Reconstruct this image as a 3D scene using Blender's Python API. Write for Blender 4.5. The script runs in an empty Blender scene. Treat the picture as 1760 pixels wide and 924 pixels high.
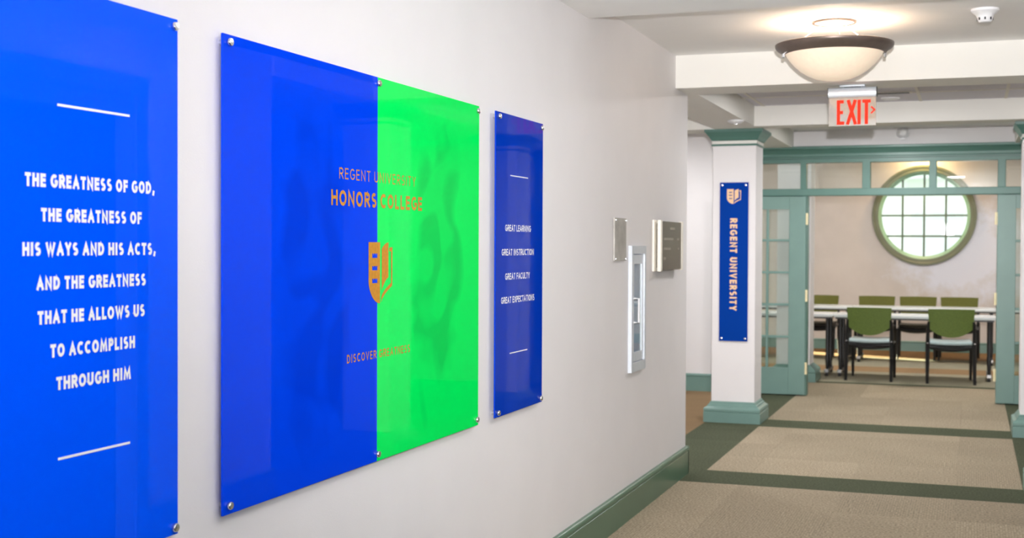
import bpy, bmesh, math, random
from mathutils import Vector, Matrix
random.seed(4)
C = bpy.context.scene.collection
S = bpy.context.scene
R = math.radians

# ------------------------------------------------------------------ camera
cam_data = bpy.data.cameras.new('camera')
cam = bpy.data.objects.new('camera', cam_data); C.objects.link(cam)
S.camera = cam
YAW, PITCH, ROLL = R(19.695), R(1.0424), R(.2445)
fw = Vector((-math.sin(YAW)*math.cos(PITCH), math.cos(YAW)*math.cos(PITCH), -math.sin(PITCH)))
r0 = Vector((math.cos(YAW), math.sin(YAW), 0)); u0 = r0.cross(fw)
rt = r0*math.cos(ROLL)+u0*math.sin(ROLL); up = -r0*math.sin(ROLL)+u0*math.cos(ROLL)
m4 = Matrix((rt, up, -fw)).transposed().to_4x4(); m4.translation = Vector((0, 0, 1.53))
cam.matrix_world = m4
cam_data.sensor_width = 36; cam_data.lens = 2207.13/1760*36
cam_data.clip_start = .05; cam_data.clip_end = 200
cam_data.dof.use_dof = True; cam_data.dof.focus_distance = 4.3
cam_data.dof.aperture_fstop = cam_data.lens/9.0

# ------------------------------------------------------------------ view and world
S.view_settings.view_transform = 'Standard'; S.view_settings.look = 'None'
S.view_settings.gamma = 1; S.view_settings.use_curve_mapping = False
S.view_settings.exposure = 0.29
w = bpy.data.worlds.new('overcast_sky'); S.world = w; w.use_nodes = True
bg = w.node_tree.nodes['Background']; bg.inputs[0].default_value = (.93, .97, 1, 1); bg.inputs[1].default_value = 1.7

# ------------------------------------------------------------------ lights
def light(name, kind, loc, energy, color=(1, 1, 1), size=.3, rot=(0, 0, 0), size_y=None, **kw):
    d = bpy.data.lights.new(name, kind); d.energy = energy; d.color = color
    if kind == 'AREA':
        d.shape = 'RECTANGLE' if size_y else 'DISK'; d.size = size
        if size_y: d.size_y = size_y
    elif kind != 'SUN': d.shadow_soft_size = size
    for k, v in kw.items(): setattr(d, k, v)
    o = bpy.data.objects.new(name, d); C.objects.link(o); o.location = loc; o.rotation_euler = rot
    return o
NEUT = (1, .98, .985)
# low sun, let in by an unseen slot added for the floor streak
light('sun', 'SUN', (0, 30, 20), 75, (1, .97, .66), rot=Vector((.921, -.357, -.150)).to_track_quat('-Z', 'Y').to_euler(), angle=R(.6))
# the photographer's flash on the camera, aimed down the corridor
light('camera_flash', 'SPOT', (.03, 0.02, 1.745), 1300, (1, .985, .99), .03, (R(91.5), 0, R(-2)), spot_size=R(80), spot_blend=1.0)
# bowl lamps of the corridor behind the camera (bulbs in frosted bowls), aisle, bay and room lamps
for y, e in ((1.7, 22), (-3.8, 52)): light('corridor_bowl_lamp', 'POINT', (-.7, y, 2.05), e, NEUT, .16)
light('aisle_bowl_lamp', 'POINT', (2.2, 6.0, 2.35), 4, NEUT, .16)
light('corridor_wall_fill', 'AREA', (-.25, 5.2, 2.655), 11, NEUT, .3)  # unseen fill light added to even the brightness along the left wall
for y in (12.6,): light('aisle_ceiling_lamp', 'AREA', (2.4, y, 2.68), 6, NEUT, .14)
for y in (9.7, 12.3): light('side_bay_lamp', 'AREA', (-3.0, y, 2.68), 18, NEUT, .3)
light('bay_downlight', 'AREA', (-.7, 9.6, 2.68), 34, NEUT, .3)
light('bay_downlight', 'AREA', (-.7, 12.3, 2.68), 26, NEUT, .3)
for x in (-2.2, .9): light('room_ceiling_lamp', 'AREA', (x, 16.6, 3.1), 44, (1, .93, .86), .5)
light('window_wall_washer', 'AREA', (-.67, 19.55, 3.02), 16, (1, .66, .32), .12)

# ------------------------------------------------------------------ materials
def mat(name, col, rough=.5, metal=0, spec=.5, noise=None, bump=None, coat=0, emit=None, estr=1, alpha=None, trans=0):
    m = bpy.data.materials.new(name); m.use_nodes = True
    n = m.node_tree.nodes; l = m.node_tree.links; b = n['Principled BSDF']
    c = (*col, 1); b.inputs['Base Color'].default_value = c
    b.inputs['Roughness'].default_value = rough; b.inputs['Metallic'].default_value = metal
    b.inputs['Specular IOR Level'].default_value = spec; b.inputs['Coat Weight'].default_value = coat
    b.inputs['Coat Roughness'].default_value = .02
    b.inputs['Transmission Weight'].default_value = trans
    if emit: b.inputs['Emission Color'].default_value = (*emit, 1); b.inputs['Emission Strength'].default_value = estr
    if alpha is not None: b.inputs['Alpha'].default_value = alpha
    tc = n.new('ShaderNodeTexCoord')
    nz = noise or (40, .04)
    t = n.new('ShaderNodeTexNoise'); t.inputs['Scale'].default_value = nz[0]; t.inputs['Detail'].default_value = 4
    l.new(tc.outputs['Object'], t.inputs['Vector'])
    mx = n.new('ShaderNodeMix'); mx.data_type = 'RGBA'; mx.blend_type = 'MULTIPLY'; mx.inputs[0].default_value = 1
    mp = n.new('ShaderNodeMapRange'); mp.inputs[1].default_value = .3; mp.inputs[2].default_value = .7
    mp.inputs[3].default_value = 1-nz[1]; mp.inputs[4].default_value = 1+nz[1]
    l.new(t.outputs['Fac'], mp.inputs[0])
    mx.inputs[6].default_value = c; l.new(mp.outputs[0], mx.inputs[7]); l.new(mx.outputs[2], b.inputs['Base Color'])
    if bump:
        t2 = n.new('ShaderNodeTexNoise'); t2.inputs['Scale'].default_value = bump[0]; t2.inputs['Detail'].default_value = 3
        l.new(tc.outputs['Object'], t2.inputs['Vector'])
        bp = n.new('ShaderNodeBump'); bp.inputs['Strength'].default_value = bump[1]; bp.inputs['Distance'].default_value = .004
        l.new(t2.outputs['Fac'], bp.inputs['Height']); l.new(bp.outputs[0], b.inputs['Normal'])
    return m
def srgb(r, g, b):
    f = lambda v: (v/255/12.92) if v/255 <= .04045 else ((v/255+.055)/1.055)**2.4
    return (f(r), f(g), f(b))

M = {}
M['wall'] = mat('wall_paint', srgb(236, 233, 234), .6, noise=(3, .015), bump=(220, .08), spec=.3)
M['ceil'] = mat('ceiling_paint', srgb(249, 248, 247), .7, noise=(3, .015), bump=(200, .06), spec=.2)
M['beam'] = mat('beam_paint', srgb(238, 236, 230), .6, noise=(3, .01), spec=.3)
M['green'] = mat('green_trim_paint', srgb(112, 145, 137), .36, noise=(6, .04))
M['dgreen'] = mat('dark_green_baseboard_paint', srgb(82, 116, 94), .28, noise=(6, .05))
M['dgreen2'] = mat('olive_green_casing_paint', srgb(104, 110, 84), .4, noise=(6, .04))
M['fgreen'] = mat('frame_green_paint', srgb(86, 126, 116), .36, noise=(6, .04))
M['lgreen'] = mat('pale_green_reveal_paint', srgb(150, 190, 160), .4)
M['muntin'] = mat('dark_olive_muntin_paint', srgb(84, 100, 74), .4)
M['black'] = mat('black_metal', srgb(20, 20, 22), .35)
M['blackp'] = mat('black_plastic', srgb(34, 32, 32), .45)
M['chrome'] = mat('brushed_steel', srgb(215, 215, 218), .22, 1)
M['alu'] = mat('satin_aluminium', srgb(226, 232, 240), .35, .25)
M['white'] = mat('white_plastic', srgb(238, 238, 240), .4)
M['table'] = mat('pale_laminate', srgb(214, 220, 222), .22, spec=.7)
M['fabric'] = mat('green_upholstery', srgb(98, 118, 50), .55, noise=(60, .12), bump=(400, .3))
M['fabric_back'] = mat('olive_upholstery', srgb(98, 100, 34), .75, noise=(60, .1))
M['seatsheen'] = mat('pale_seat_vinyl_sheen', srgb(196, 216, 220), .3, noise=(20, .05), spec=.8)  # pale blue is window gleam put into the seat colour
M['brass'] = mat('brass', srgb(252, 240, 196), .3, .1)
M['pewter'] = mat('pewter_rim', srgb(118, 104, 96), .38, .55, noise=(15, .12))
M['gold'] = mat('gold_print', srgb(196, 136, 44), .5, 0, noise=(90, .12), spec=.2)
M['cream'] = mat('cream_gold_print', srgb(246, 205, 160), .45, .0)
M['wprint'] = mat('white_print', srgb(252, 252, 255), .4)
M['bowl'] = mat('frosted_glass_lit', srgb(232, 212, 188), .4, emit=(1, .82, .64), estr=.34)
M['lampdisc'] = mat('recessed_lamp_lit', srgb(250, 240, 230), .3, emit=(1, .93, .86), estr=2.5)
M['tile'] = mat('mineral_ceiling_tile', srgb(222, 220, 228), .9, noise=(300, .10), bump=(500, .4))
M['tbar'] = mat('ceiling_grid_bar', srgb(226, 222, 214), .5)
M['exitred'] = mat('red_exit_letters', srgb(214, 24, 12), .6, emit=(1, .08, .02), estr=.35, spec=.2)
M['plaque'] = mat('mottled_silver_plate', srgb(186, 182, 176), .4, .35, noise=(14, .18))
M['bronze'] = mat('dark_bronze_plate', srgb(84, 76, 52), .22, .3, noise=(30, .12))
M['rail'] = mat('cream_gold_rail', srgb(255, 250, 238), .55, spec=.2)
M['extin'] = mat('extinguisher_steel', srgb(150, 172, 205), .3, .1)
M['label'] = mat('extinguisher_label', srgb(175, 175, 110), .5)
M['cabin'] = mat('cabinet_interior', srgb(205, 220, 245), .4)
M['darkwood'] = mat('dark_wood', srgb(58, 36, 26), .35, noise=(12, .2))
M['facade'] = mat('pale_outdoor_wall', srgb(225, 232, 230), .8, noise=(1.2, .06))
M['fwin'] = mat('pale_far_window', srgb(205, 214, 216), .3)

def glass(name, tint=(.95, .98, .97), refl=.10):
    m = bpy.data.materials.new(name); m.use_nodes = True
    n = m.node_tree.nodes; l = m.node_tree.links; n.clear()
    o = n.new('ShaderNodeOutputMaterial'); t = n.new('ShaderNodeBsdfTransparent'); t.inputs[0].default_value = (*tint, 1)
    g = n.new('ShaderNodeBsdfGlossy'); g.inputs['Roughness'].default_value = .02
    fr = n.new('ShaderNodeFresnel'); ge = n.new('ShaderNodeNewGeometry'); io = n.new('ShaderNodeMapRange'); io.inputs[3].default_value = 1.5; io.inputs[4].default_value = 1/1.5
    l.new(ge.outputs['Backfacing'], io.inputs[0]); l.new(io.outputs[0], fr.inputs[0])
    mx = n.new('ShaderNodeMixShader'); l.new(fr.outputs[0], mx.inputs[0]); l.new(t.outputs[0], mx.inputs[1]); l.new(g.outputs[0], mx.inputs[2])
    l.new(mx.outputs[0], o.inputs[0]); return m
M['glass'] = glass('window_glass')
M['acrylic'] = glass('clear_acrylic', (.93, .97, .96))

def mirror_mix():
    m = mat('exit_acrylic_mirror', srgb(236, 226, 220), .04, .72); return m
M['exitpanel'] = mirror_mix()

def acrylic_panel(name, col, cy, cz, dark):
    """back-printed glossy acrylic with a faint tone-on-tone swirl print"""
    m = bpy.data.materials.new(name); m.use_nodes = True
    n = m.node_tree.nodes; l = m.node_tree.links; b = n['Principled BSDF']
    b.inputs['Roughness'].default_value = .25; b.inputs['Specular IOR Level'].default_value = .5
    b.inputs['Coat Weight'].default_value = .42; b.inputs['Coat Roughness'].default_value = .012; b.inputs['Coat IOR'].default_value = 1.4
    b.inputs['Specular IOR Level'].default_value = .0
    if cy is None:
        b.inputs['Base Color'].default_value = (*col, 1)
        t = n.new('ShaderNodeTexNoise'); t.inputs['Scale'].default_value = 1.5
        tc = n.new('ShaderNodeTexCoord'); l.new(tc.outputs['Object'], t.inputs[0])
        mx = n.new('ShaderNodeMix'); mx.data_type = 'RGBA'
        mx.inputs[6].default_value = (*[c*.96 for c in col], 1); mx.inputs[7].default_value = (*[min(1, c*1.04) for c in col], 1)
        l.new(t.outputs['Fac'], mx.inputs[0]); l.new(mx.outputs[2], b.inputs['Base Color'])
        return m
    tc = n.new('ShaderNodeTexCoord')
    nz = n.new('ShaderNodeTexNoise'); nz.inputs['Scale'].default_value = 2.4; nz.inputs['Detail'].default_value = 1; nz.inputs['Distortion'].default_value = 1.6
    l.new(tc.outputs['Object'], nz.inputs[0])
    # elliptical patch of print around (cy, cz)
    mp = n.new('ShaderNodeMapping'); mp.vector_type = 'POINT'
    mp.inputs['Location'].default_value = (0, -cy/.24, -cz/.50); mp.inputs['Scale'].default_value = (0, 1/.24, 1/.50)
    l.new(tc.outputs['Object'], mp.inputs[0])
    add = n.new('ShaderNodeVectorMath'); add.operation = 'ADD'
    sc = n.new('ShaderNodeVectorMath'); sc.operation = 'SCALE'; sc.inputs['Scale'].default_value = 1.3
    l.new(nz.outputs['Color'], sc.inputs[0]); l.new(mp.outputs[0], add.inputs[0]); l.new(sc.outputs[0], add.inputs[1])
    sb = n.new('ShaderNodeVectorMath'); sb.operation = 'SUBTRACT'; sb.inputs[1].default_value = (.65, .65, .65); l.new(add.outputs[0], sb.inputs[0])
    mk = n.new('ShaderNodeVectorMath'); mk.operation = 'MULTIPLY'; mk.inputs[1].default_value = (0, 1, 1); l.new(sb.outputs[0], mk.inputs[0])
    ln = n.new('ShaderNodeVectorMath'); ln.operation = 'LENGTH'; l.new(mk.outputs[0], ln.inputs[0])
    mr = n.new('ShaderNodeMapRange'); mr.inputs[1].default_value = 1.0; mr.inputs[2].default_value = .72; l.new(ln.outputs['Value'], mr.inputs[0])
    wv = n.new('ShaderNodeTexNoise'); wv.inputs['Scale'].default_value = 3.2; wv.inputs['Distortion'].default_value = 1.6; wv.inputs['Detail'].default_value = 0
    l.new(tc.outputs['Object'], wv.inputs[0])
    w2 = n.new('ShaderNodeMapRange'); w2.inputs[1].default_value = .42; w2.inputs[2].default_value = .58; w2.inputs[3].default_value = .35; l.new(wv.outputs['Fac'], w2.inputs[0])
    ml = n.new('ShaderNodeMath'); ml.operation = 'MULTIPLY'; l.new(mr.outputs[0], ml.inputs[0]); l.new(w2.outputs[0], ml.inputs[1])
    mx = n.new('ShaderNodeMix'); mx.data_type = 'RGBA'; mx.inputs[6].default_value = (*col, 1); mx.inputs[7].default_value = (*dark, 1)
    l.new(ml.outputs[0], mx.inputs[0]); l.new(mx.outputs[2], b.inputs['Base Color'])
    return m
BLUE = (.0, .075, .86); GREEN = (.0, .83, .11)
M['blue'] = acrylic_panel('blue_acrylic', (0, .085, .95), None, None, None)
M['blue2'] = acrylic_panel('blue_acrylic_swirl', (0, .050, .78), 3.30, 1.42, (0, .036, .64))
M['green2'] = acrylic_panel('green_acrylic_swirl', GREEN, 4.20, 1.50, (0, .62, .085))
M['blue3'] = acrylic_panel('blue_acrylic_narrow', (0, .035, .46), None, None, None)
M['banner'] = mat('navy_blue_banner', srgb(0, 60, 158), .3, noise=(3, .02), spec=.05)

def carpet(name, col, amt, rib=0, rnd=.06):
    m = bpy.data.materials.new(name); m.use_nodes = True
    n = m.node_tree.nodes; l = m.node_tree.links; b = n['Principled BSDF']
    b.inputs['Roughness'].default_value = .95; b.inputs['Specular IOR Level'].default_value = .1
    g = n.new('ShaderNodeNewGeometry')
    t = n.new('ShaderNodeTexNoise'); t.inputs['Scale'].default_value = 75; t.inputs['Detail'].default_value = 5; l.new(g.outputs['Position'], t.inputs[0])
    t2 = n.new('ShaderNodeTexNoise'); t2.inputs['Scale'].default_value = 1.6; l.new(g.outputs['Position'], t2.inputs[0])
    oi = n.new('ShaderNodeObjectInfo')
    def mr(src, lo, hi, a=.3, z=.7):
        q = n.new('ShaderNodeMapRange'); q.inputs[1].default_value = a; q.inputs[2].default_value = z
        q.inputs[3].default_value = lo; q.inputs[4].default_value = hi; l.new(src, q.inputs[0]); return q.outputs[0]
    a = mr(t.outputs['Fac'], 1-amt, 1+amt); c = mr(t2.outputs['Fac'], .95, 1.05); d = mr(oi.outputs['Random'], 1-rnd, 1+rnd, 0, 1)
    m1 = n.new('ShaderNodeMath'); m1.operation = 'MULTIPLY'; l.new(a, m1.inputs[0]); l.new(c, m1.inputs[1])
    m2 = n.new('ShaderNodeMath'); m2.operation = 'MULTIPLY'; l.new(m1.outputs[0], m2.inputs[0]); l.new(d, m2.inputs[1])
    last = m2
    if rib:
        wv = n.new('ShaderNodeTexWave'); wv.wave_type = 'BANDS'; wv.bands_direction = 'X' if rib == 1 else 'Y'; wv.inputs['Scale'].default_value = 22
        l.new(g.outputs['Position'], wv.inputs[0]); e = mr(wv.outputs['Fac'], .90, 1.06, 0, 1)
        m3 = n.new('ShaderNodeMath'); m3.operation = 'MULTIPLY'; l.new(m2.outputs[0], m3.inputs[0]); l.new(e, m3.inputs[1]); last = m3
    vm = n.new('ShaderNodeVectorMath'); vm.operation = 'SCALE'; vm.inputs[0].default_value = col; l.new(last.outputs[0], vm.inputs['Scale'])
    l.new(vm.outputs[0], b.inputs['Base Color'])
    bp = n.new('ShaderNodeBump'); bp.inputs['Strength'].default_value = .5; bp.inputs['Distance'].default_value = .004
    l.new(t.outputs['Fac'], bp.inputs['Height']); l.new(bp.outputs[0], b.inputs['Normal'])
    return m
BEI = srgb(161, 148, 127)
M['carpet'] = carpet('beige_carpet', BEI, .42, 1, .09)
M['carpet2'] = carpet('beige_carpet_turned', BEI, .42, 2, .09)
M['dcarpet'] = carpet('dark_green_carpet', srgb(80, 85, 67), .35)
M['gcarpet'] = carpet('grey_beige_room_carpet', srgb(146, 142, 124), .15)
M['ocarpet'] = carpet('ochre_brown_room_carpet', srgb(142, 114, 82), .15)
M['rcarpet'] = carpet('brown_carpet', srgb(140, 116, 88), .15)

# ------------------------------------------------------------------ mesh helpers
class MB:
    def __init__(s): s.v = []; s.f = []; s.sm = False
    def box(s, x0, x1, y0, y1, z0, z1):
        k = len(s.v)
        s.v += [(x, y, z) for z in (z0, z1) for y in (y0, y1) for x in (x0, x1)]
        s.f += [tuple(k+i for i in q) for q in ((0, 2, 3, 1), (4, 5, 7, 6), (0, 1, 5, 4), (2, 6, 7, 3), (0, 4, 6, 2), (1, 3, 7, 5))]
        return s
    def bbox(s, x0, x1, y0, y1, z0, z1, b=.004, seg=2):
        bm = bmesh.new(); r = bmesh.ops.create_cube(bm, size=1)
        for v in bm.verts: v.co = Vector(((x0+x1)/2+v.co.x*(x1-x0), (y0+y1)/2+v.co.y*(y1-y0), (z0+z1)/2+v.co.z*(z1-z0)))
        bmesh.ops.bevel(bm, geom=bm.edges[:], offset=b, segments=seg, affect='EDGES', profile=.6)
        s.addbm(bm); return s
    def addbm(s, bm, mtx=None):
        k = len(s.v); bm.verts.index_update()
        s.v += [tuple((mtx @ v.co) if mtx else v.co) for v in bm.verts]
        s.f += [tuple(k+v.index for v in f.verts) for f in bm.faces]; bm.free()
    def loft(s, rings, cap=True, closed=True):
        k = len(s.v); n = len(rings[0])
        for r in rings: s.v += [tuple(p) for p in r]
        for i in range(len(rings)-1):
            for j in range(n if closed else n-1):
                a = k+i*n+j; b = k+i*n+(j+1) % n
                s.f.append((a, b, b+n, a+n))
        if cap: s.f.append(tuple(k+j for j in range(n))[::-1]); s.f.append(tuple(k+(len(rings)-1)*n+j for j in range(n)))
        return s
    def lathe(s, prof, c=(0, 0, 0), n=32, cap=True):
        s.sm = True
        return s.loft([[(c[0]+r*math.cos(2*math.pi*j/n), c[1]+r*math.sin(2*math.pi*j/n), c[2]+z) for j in range(n)] for r, z in prof], cap)
    def square(s, prof, c=(0, 0, 0)):
        return s.loft([[(c[0]+a*h, c[1]+b*h, c[2]+z) for a, b in ((-1, -1), (1, -1), (1, 1), (-1, 1))] for h, z in prof])
    def tube(s, pts, r, n=10):
        s.sm = True
        pts = [Vector(p) for p in pts]; rings = []
        rr = r if isinstance(r, (list, tuple)) else [r]*len(pts)
        for i, p in enumerate(pts):
            d = (pts[min(i+1, len(pts)-1)]-pts[max(i-1, 0)]).normalized()
            a = Vector((0, 0, 1)) if abs(d.z) < .9 else Vector((1, 0, 0))
            x = d.cross(a).normalized(); y = d.cross(x)
            rings.append([p+(x*math.cos(2*math.pi*j/n)+y*math.sin(2*math.pi*j/n))*rr[i] for j in range(n)])
        return s.loft(rings)
    def extr(s, poly, axis, a, b):
        """polygon of (p,q) extruded along an axis; axis 0: (y,z), 1: (x,z), 2: (x,y)"""
        f = {0: lambda p, t: (t, p[0], p[1]), 1: lambda p, t: (p[0], t, p[1]), 2: lambda p, t: (p[0], p[1], t)}[axis]
        return s.loft([[f(p, a) for p in poly], [f(p, b) for p in poly]])
    def build(s, name, mt, parent=None, off=(0, 0, 0), smooth=None):
        me = bpy.data.meshes.new(name)
        me.from_pydata([(v[0]-off[0], v[1]-off[1], v[2]-off[2]) for v in s.v], [], s.f)
        bm = bmesh.new(); bm.from_mesh(me); bmesh.ops.recalc_face_normals(bm, faces=bm.faces); bm.to_mesh(me); bm.free()
        me.materials.append(mt)
        if s.sm if smooth is None else smooth:
            me.polygons.foreach_set('use_smooth', [True]*len(me.polygons))
            try: me.set_sharp_from_angle(angle=R(38))
            except Exception: pass
        o = bpy.data.objects.new(name, me); C.objects.link(o)
        if parent: o.parent = parent
        return o
def empty(name, loc=(0, 0, 0), rz=0):
    o = bpy.data.objects.new(name, None); C.objects.link(o); o.location = loc; o.rotation_euler = (0, 0, rz); o.empty_display_size = .05
    return o
def tag(o, label=None, cat=None, group=None, kind=None):
    if label: o['label'] = label
    if cat: o['category'] = cat
    if group: o['group'] = group
    if kind: o['kind'] = kind
    return o
def struct(o, label, cat): return tag(o, label, cat, kind='structure')
def copy_tree(o, parent=None):
    c = o.copy(); C.objects.link(c)
    if parent: c.parent = parent
    for ch in o.children: copy_tree(ch, c)
    return c

# ------------------------------------------------------------------ room shell
WX = -1.806                      # left wall face
YE = 8.53                        # its far end
YD = 13.46                       # partition with the glazed doors
YB = 19.8                        # back wall of the room
CZ1, CZ2, CZ3 = 2.662, 2.756, 2.725
BB = 2.546                       # underside of the beams
H_TOP = 3.25

fl = struct(MB().box(-5, 4, -5, 20.02, -.12, -.008).build('floor', M['dcarpet']), 'carpeted corridor and meeting room floor in beige with dark green border bands', 'floor')
def ctile(x0, x1, y0, y1, mt, g=.0001):
    if x1-x0 < .02 or y1-y0 < .02: return
    mb = MB(); b = .0007; z = 0
    mb.loft([[(x0+g, y0+g, -.008), (x1-g, y0+g, -.008), (x1-g, y1-g, -.008), (x0+g, y1-g, -.008)],
             [(x0+g, y0+g, z-b), (x1-g, y0+g, z-b), (x1-g, y1-g, z-b), (x0+g, y1-g, z-b)],
             [(x0+g+b, y0+g+b, z), (x1-g-b, y0+g+b, z), (x1-g-b, y1-g-b, z), (x0+g+b, y1-g-b, z)]])
    mb.build('carpet_tile', mt, fl)
xs_main = [-1.695, -1.39, -.735, -.077, .32]
xs_near = [WX, -1.39, -.735, -.077, .32]
def rows(a, b, st):
    r = [a]; 
    while r[-1]+st < b-.05: r.append(r[-1]+st)
    return r+[b]
def field(xs, ys, k=0):
    for i in range(len(ys)-1):
        for j in range(len(xs)-1):
            ctile(xs[j], xs[j+1], ys[i], ys[i+1], M['carpet'] if (i+j+k) % 2 else M['carpet2'])
def band(x0, x1, y0, y1):
    nx = max(1, round((x1-x0)/.66)); ny = max(1, round((y1-y0)/.66))
    for i in range(nx):
        for j in range(ny):
            ctile(x0+(x1-x0)*i/nx, x0+(x1-x0)*(i+1)/nx, y0+(y1-y0)*j/ny, y0+(y1-y0)*(j+1)/ny, M['dcarpet'])
ys0 = [5.60, 6.26, 6.92, 7.58, 8.24]
field(xs_near, ys0)
field(xs_near, [4.28, 4.94, 5.60], 1)
band(WX, .32, 8.24, 8.715)
field(xs_main, [8.715, 9.37, 10.03, 10.69, 10.995])
band(-1.695, .32, 10.995, 11.465)
field(xs_main, [11.465, 12.12, 12.78, 13.50], 1)
band(-2.175, -1.695, 8.715, 13.50)
band(.32, .80, 6.78, 13.50)
band(.32, .40, 4.28, 6.78)
band(-2.175, WX, 8.53, 8.715)
for i, y in enumerate((8.53, 9.8, 11.1, 12.3)):
    for x in (-3.4, -2.79): ctile(x, x+.615, y, (9.8, 11.1, 12.3, 13.5)[i], M['rcarpet'])
for j, y in enumerate((13.50, 14.16)):
    xs = [-2.4, -1.72, -1.06, -.4, .26, .92, 1.6]
    for i in range(6): ctile(xs[i], xs[i+1], y, (14.16, 14.80)[j], M['carpet' if (i+j) % 2 else 'carpet2'])
band(-2.4, 1.6, 14.80, 14.95)
for j in range(7):
    for i in range(6):
        y0 = 14.95+j*.6929; x0 = -3.3+i*.85
        ctile(x0, x0+.85, y0, y0+.6929, M[('gcarpet', 'gcarpet', 'rcarpet', 'gcarpet', 'gcarpet', 'ocarpet', 'ocarpet')[j]])  # row colours mix carpet banding with painted window sheen and shade

# left wall with the recess for the extinguisher cabinet
CY0, CY1, CZa, CZb = 7.00, 7.275, .87, 1.49
mb = MB()
mb.box(WX-.22, WX, -5, CY0, 0, CZ2).box(WX-.22, WX, CY1, YE, 0, CZ2).box(WX-.22, WX, CY0, CY1, 0, CZa).box(WX-.22, WX, CY0, CY1, CZb, CZ2).box(WX-.22, WX-.16, CY0, CY1, CZa, CZb)
struct(mb.build('wall_left', M['wall']), 'long off-white wall carrying the blue and green panels', 'wall')
# walls of the side bay, colonnade aisle and ends
struct(MB().box(-5.1, -5, YE-3, YD+.14, 0, H_TOP).build('wall_bay', M['wall']), 'outer wall of the side bay, out of view', 'wall')
struct(MB().box(-5, WX-.22, YE-.2, YE, 0, CZ2).build('wall_bay_near', M['wall']), 'near wall of the side bay behind the long wall', 'wall')
struct(MB().box(3.3, 3.4, 6.6, 20.2, 0, H_TOP).build('wall_aisle', mat('sage_wall_paint', srgb(132, 142, 134), .6)), 'sage wall at the far side of the right aisle, out of view', 'wall')
struct(MB().box(.62, 3.4, 6.50, 6.60, 0, CZ1).build('wall_aisle_near', M['wall']), 'near end wall of the right aisle, out of view', 'wall')
mb = MB(); mb.box(.40, .62, -5, 3.30, 0, CZ1).box(.40, .62, 5.43, 6.78, 0, CZ1).box(.40, .62, 3.30, 5.43, 2.27, CZ1)
struct(mb.build('wall_right', M['wall']), 'right hand corridor wall facing the panels, seen only in reflections', 'wall')
struct(MB().box(-5.1, .62, -5.1, -5, 0, H_TOP).build('wall_near', M['wall']), 'wall behind the camera', 'wall')
# partition plane: solid parts left, right and above
mb = MB().box(-5, -2.34, YD, YD+.14, 0, CZ3).box(-2.34, .98, YD, YD+.14, 2.556, CZ3+.02).box(.98, 3.3, YD, YD+.14, 0, CZ3)
struct(mb.build('wall_partition', M['wall']), 'off-white wall above and beside the green glazed doors', 'wall')
# back wall with a round hole
WC = (-.667, 2.0); WR = .66
def ring_wall(y0, y1, x0, x1, z0, z1, c, r, n=64):
    mb = MB(); outer = []; inner = []
    for j in range(n):
        a = 2*math.pi*(j+.5)/n; dx, dz = math.cos(a), math.sin(a)
        inner.append((c[0]+r*dx, c[1]+r*dz))
        t = min(((x1 if dx > 0 else x0)-c[0])/dx, ((z1 if dz > 0 else z0)-c[1])/dz)
        outer.append((c[0]+t*dx, c[1]+t*dz))
    mb.loft([[(p[0], y0, p[1]) for p in outer], [(p[0], y0, p[1]) for p in inner], [(p[0], y1, p[1]) for p in inner], [(p[0], y1, p[1]) for p in outer], [(p[0], y0, p[1]) for p in outer]], cap=False)
    return mb
def wall_scuffed_sheen():
    # scuffed, bluish light sheen painted into the wall colour, lower right of the window
    m = mat('scuffed_sheen_wall_paint', srgb(210, 202, 196), .45, noise=(2.2, .05), bump=(60, .1))
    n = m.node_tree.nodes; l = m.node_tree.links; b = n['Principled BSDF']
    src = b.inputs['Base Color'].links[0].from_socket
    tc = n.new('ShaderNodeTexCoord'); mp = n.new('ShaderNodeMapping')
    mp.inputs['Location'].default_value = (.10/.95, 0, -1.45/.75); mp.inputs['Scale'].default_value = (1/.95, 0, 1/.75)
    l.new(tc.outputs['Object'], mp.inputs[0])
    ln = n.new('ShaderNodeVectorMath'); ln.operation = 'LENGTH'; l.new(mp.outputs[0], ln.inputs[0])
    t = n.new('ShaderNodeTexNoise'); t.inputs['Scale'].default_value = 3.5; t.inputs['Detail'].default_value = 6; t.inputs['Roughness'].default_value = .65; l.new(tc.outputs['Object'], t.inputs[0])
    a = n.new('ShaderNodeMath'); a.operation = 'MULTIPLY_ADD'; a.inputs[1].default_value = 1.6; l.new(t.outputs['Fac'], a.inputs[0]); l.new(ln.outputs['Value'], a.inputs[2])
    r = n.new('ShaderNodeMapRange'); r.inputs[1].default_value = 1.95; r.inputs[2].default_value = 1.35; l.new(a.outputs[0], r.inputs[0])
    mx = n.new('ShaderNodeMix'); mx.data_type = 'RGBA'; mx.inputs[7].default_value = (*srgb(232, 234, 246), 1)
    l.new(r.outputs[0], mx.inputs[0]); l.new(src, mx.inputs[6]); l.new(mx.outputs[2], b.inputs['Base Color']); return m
M['wallback'] = wall_scuffed_sheen()
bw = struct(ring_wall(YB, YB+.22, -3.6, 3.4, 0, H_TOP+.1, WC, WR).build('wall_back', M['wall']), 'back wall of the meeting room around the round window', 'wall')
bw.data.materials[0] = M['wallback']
# room side walls; slot in the left one added for the sun streak
struct(MB().box(-3.6, -3.5, YD+.14, 19.20, 0, H_TOP).box(-3.6, -3.5, 19.68, YB, 0, H_TOP).box(-3.6, -3.5, 19.20, 19.68, 0, .17).box(-3.6, -3.5, 19.20, 19.68, .50, H_TOP).build('wall_room_left', M['wall']), 'left wall of the meeting room, hidden from the corridor', 'wall')
struct(MB().box(2.2, 2.3, YD+.14, YB, 0, H_TOP).build('wall_room_right', M['wall']), 'right wall of the meeting room, hidden from the corridor', 'wall')

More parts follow.
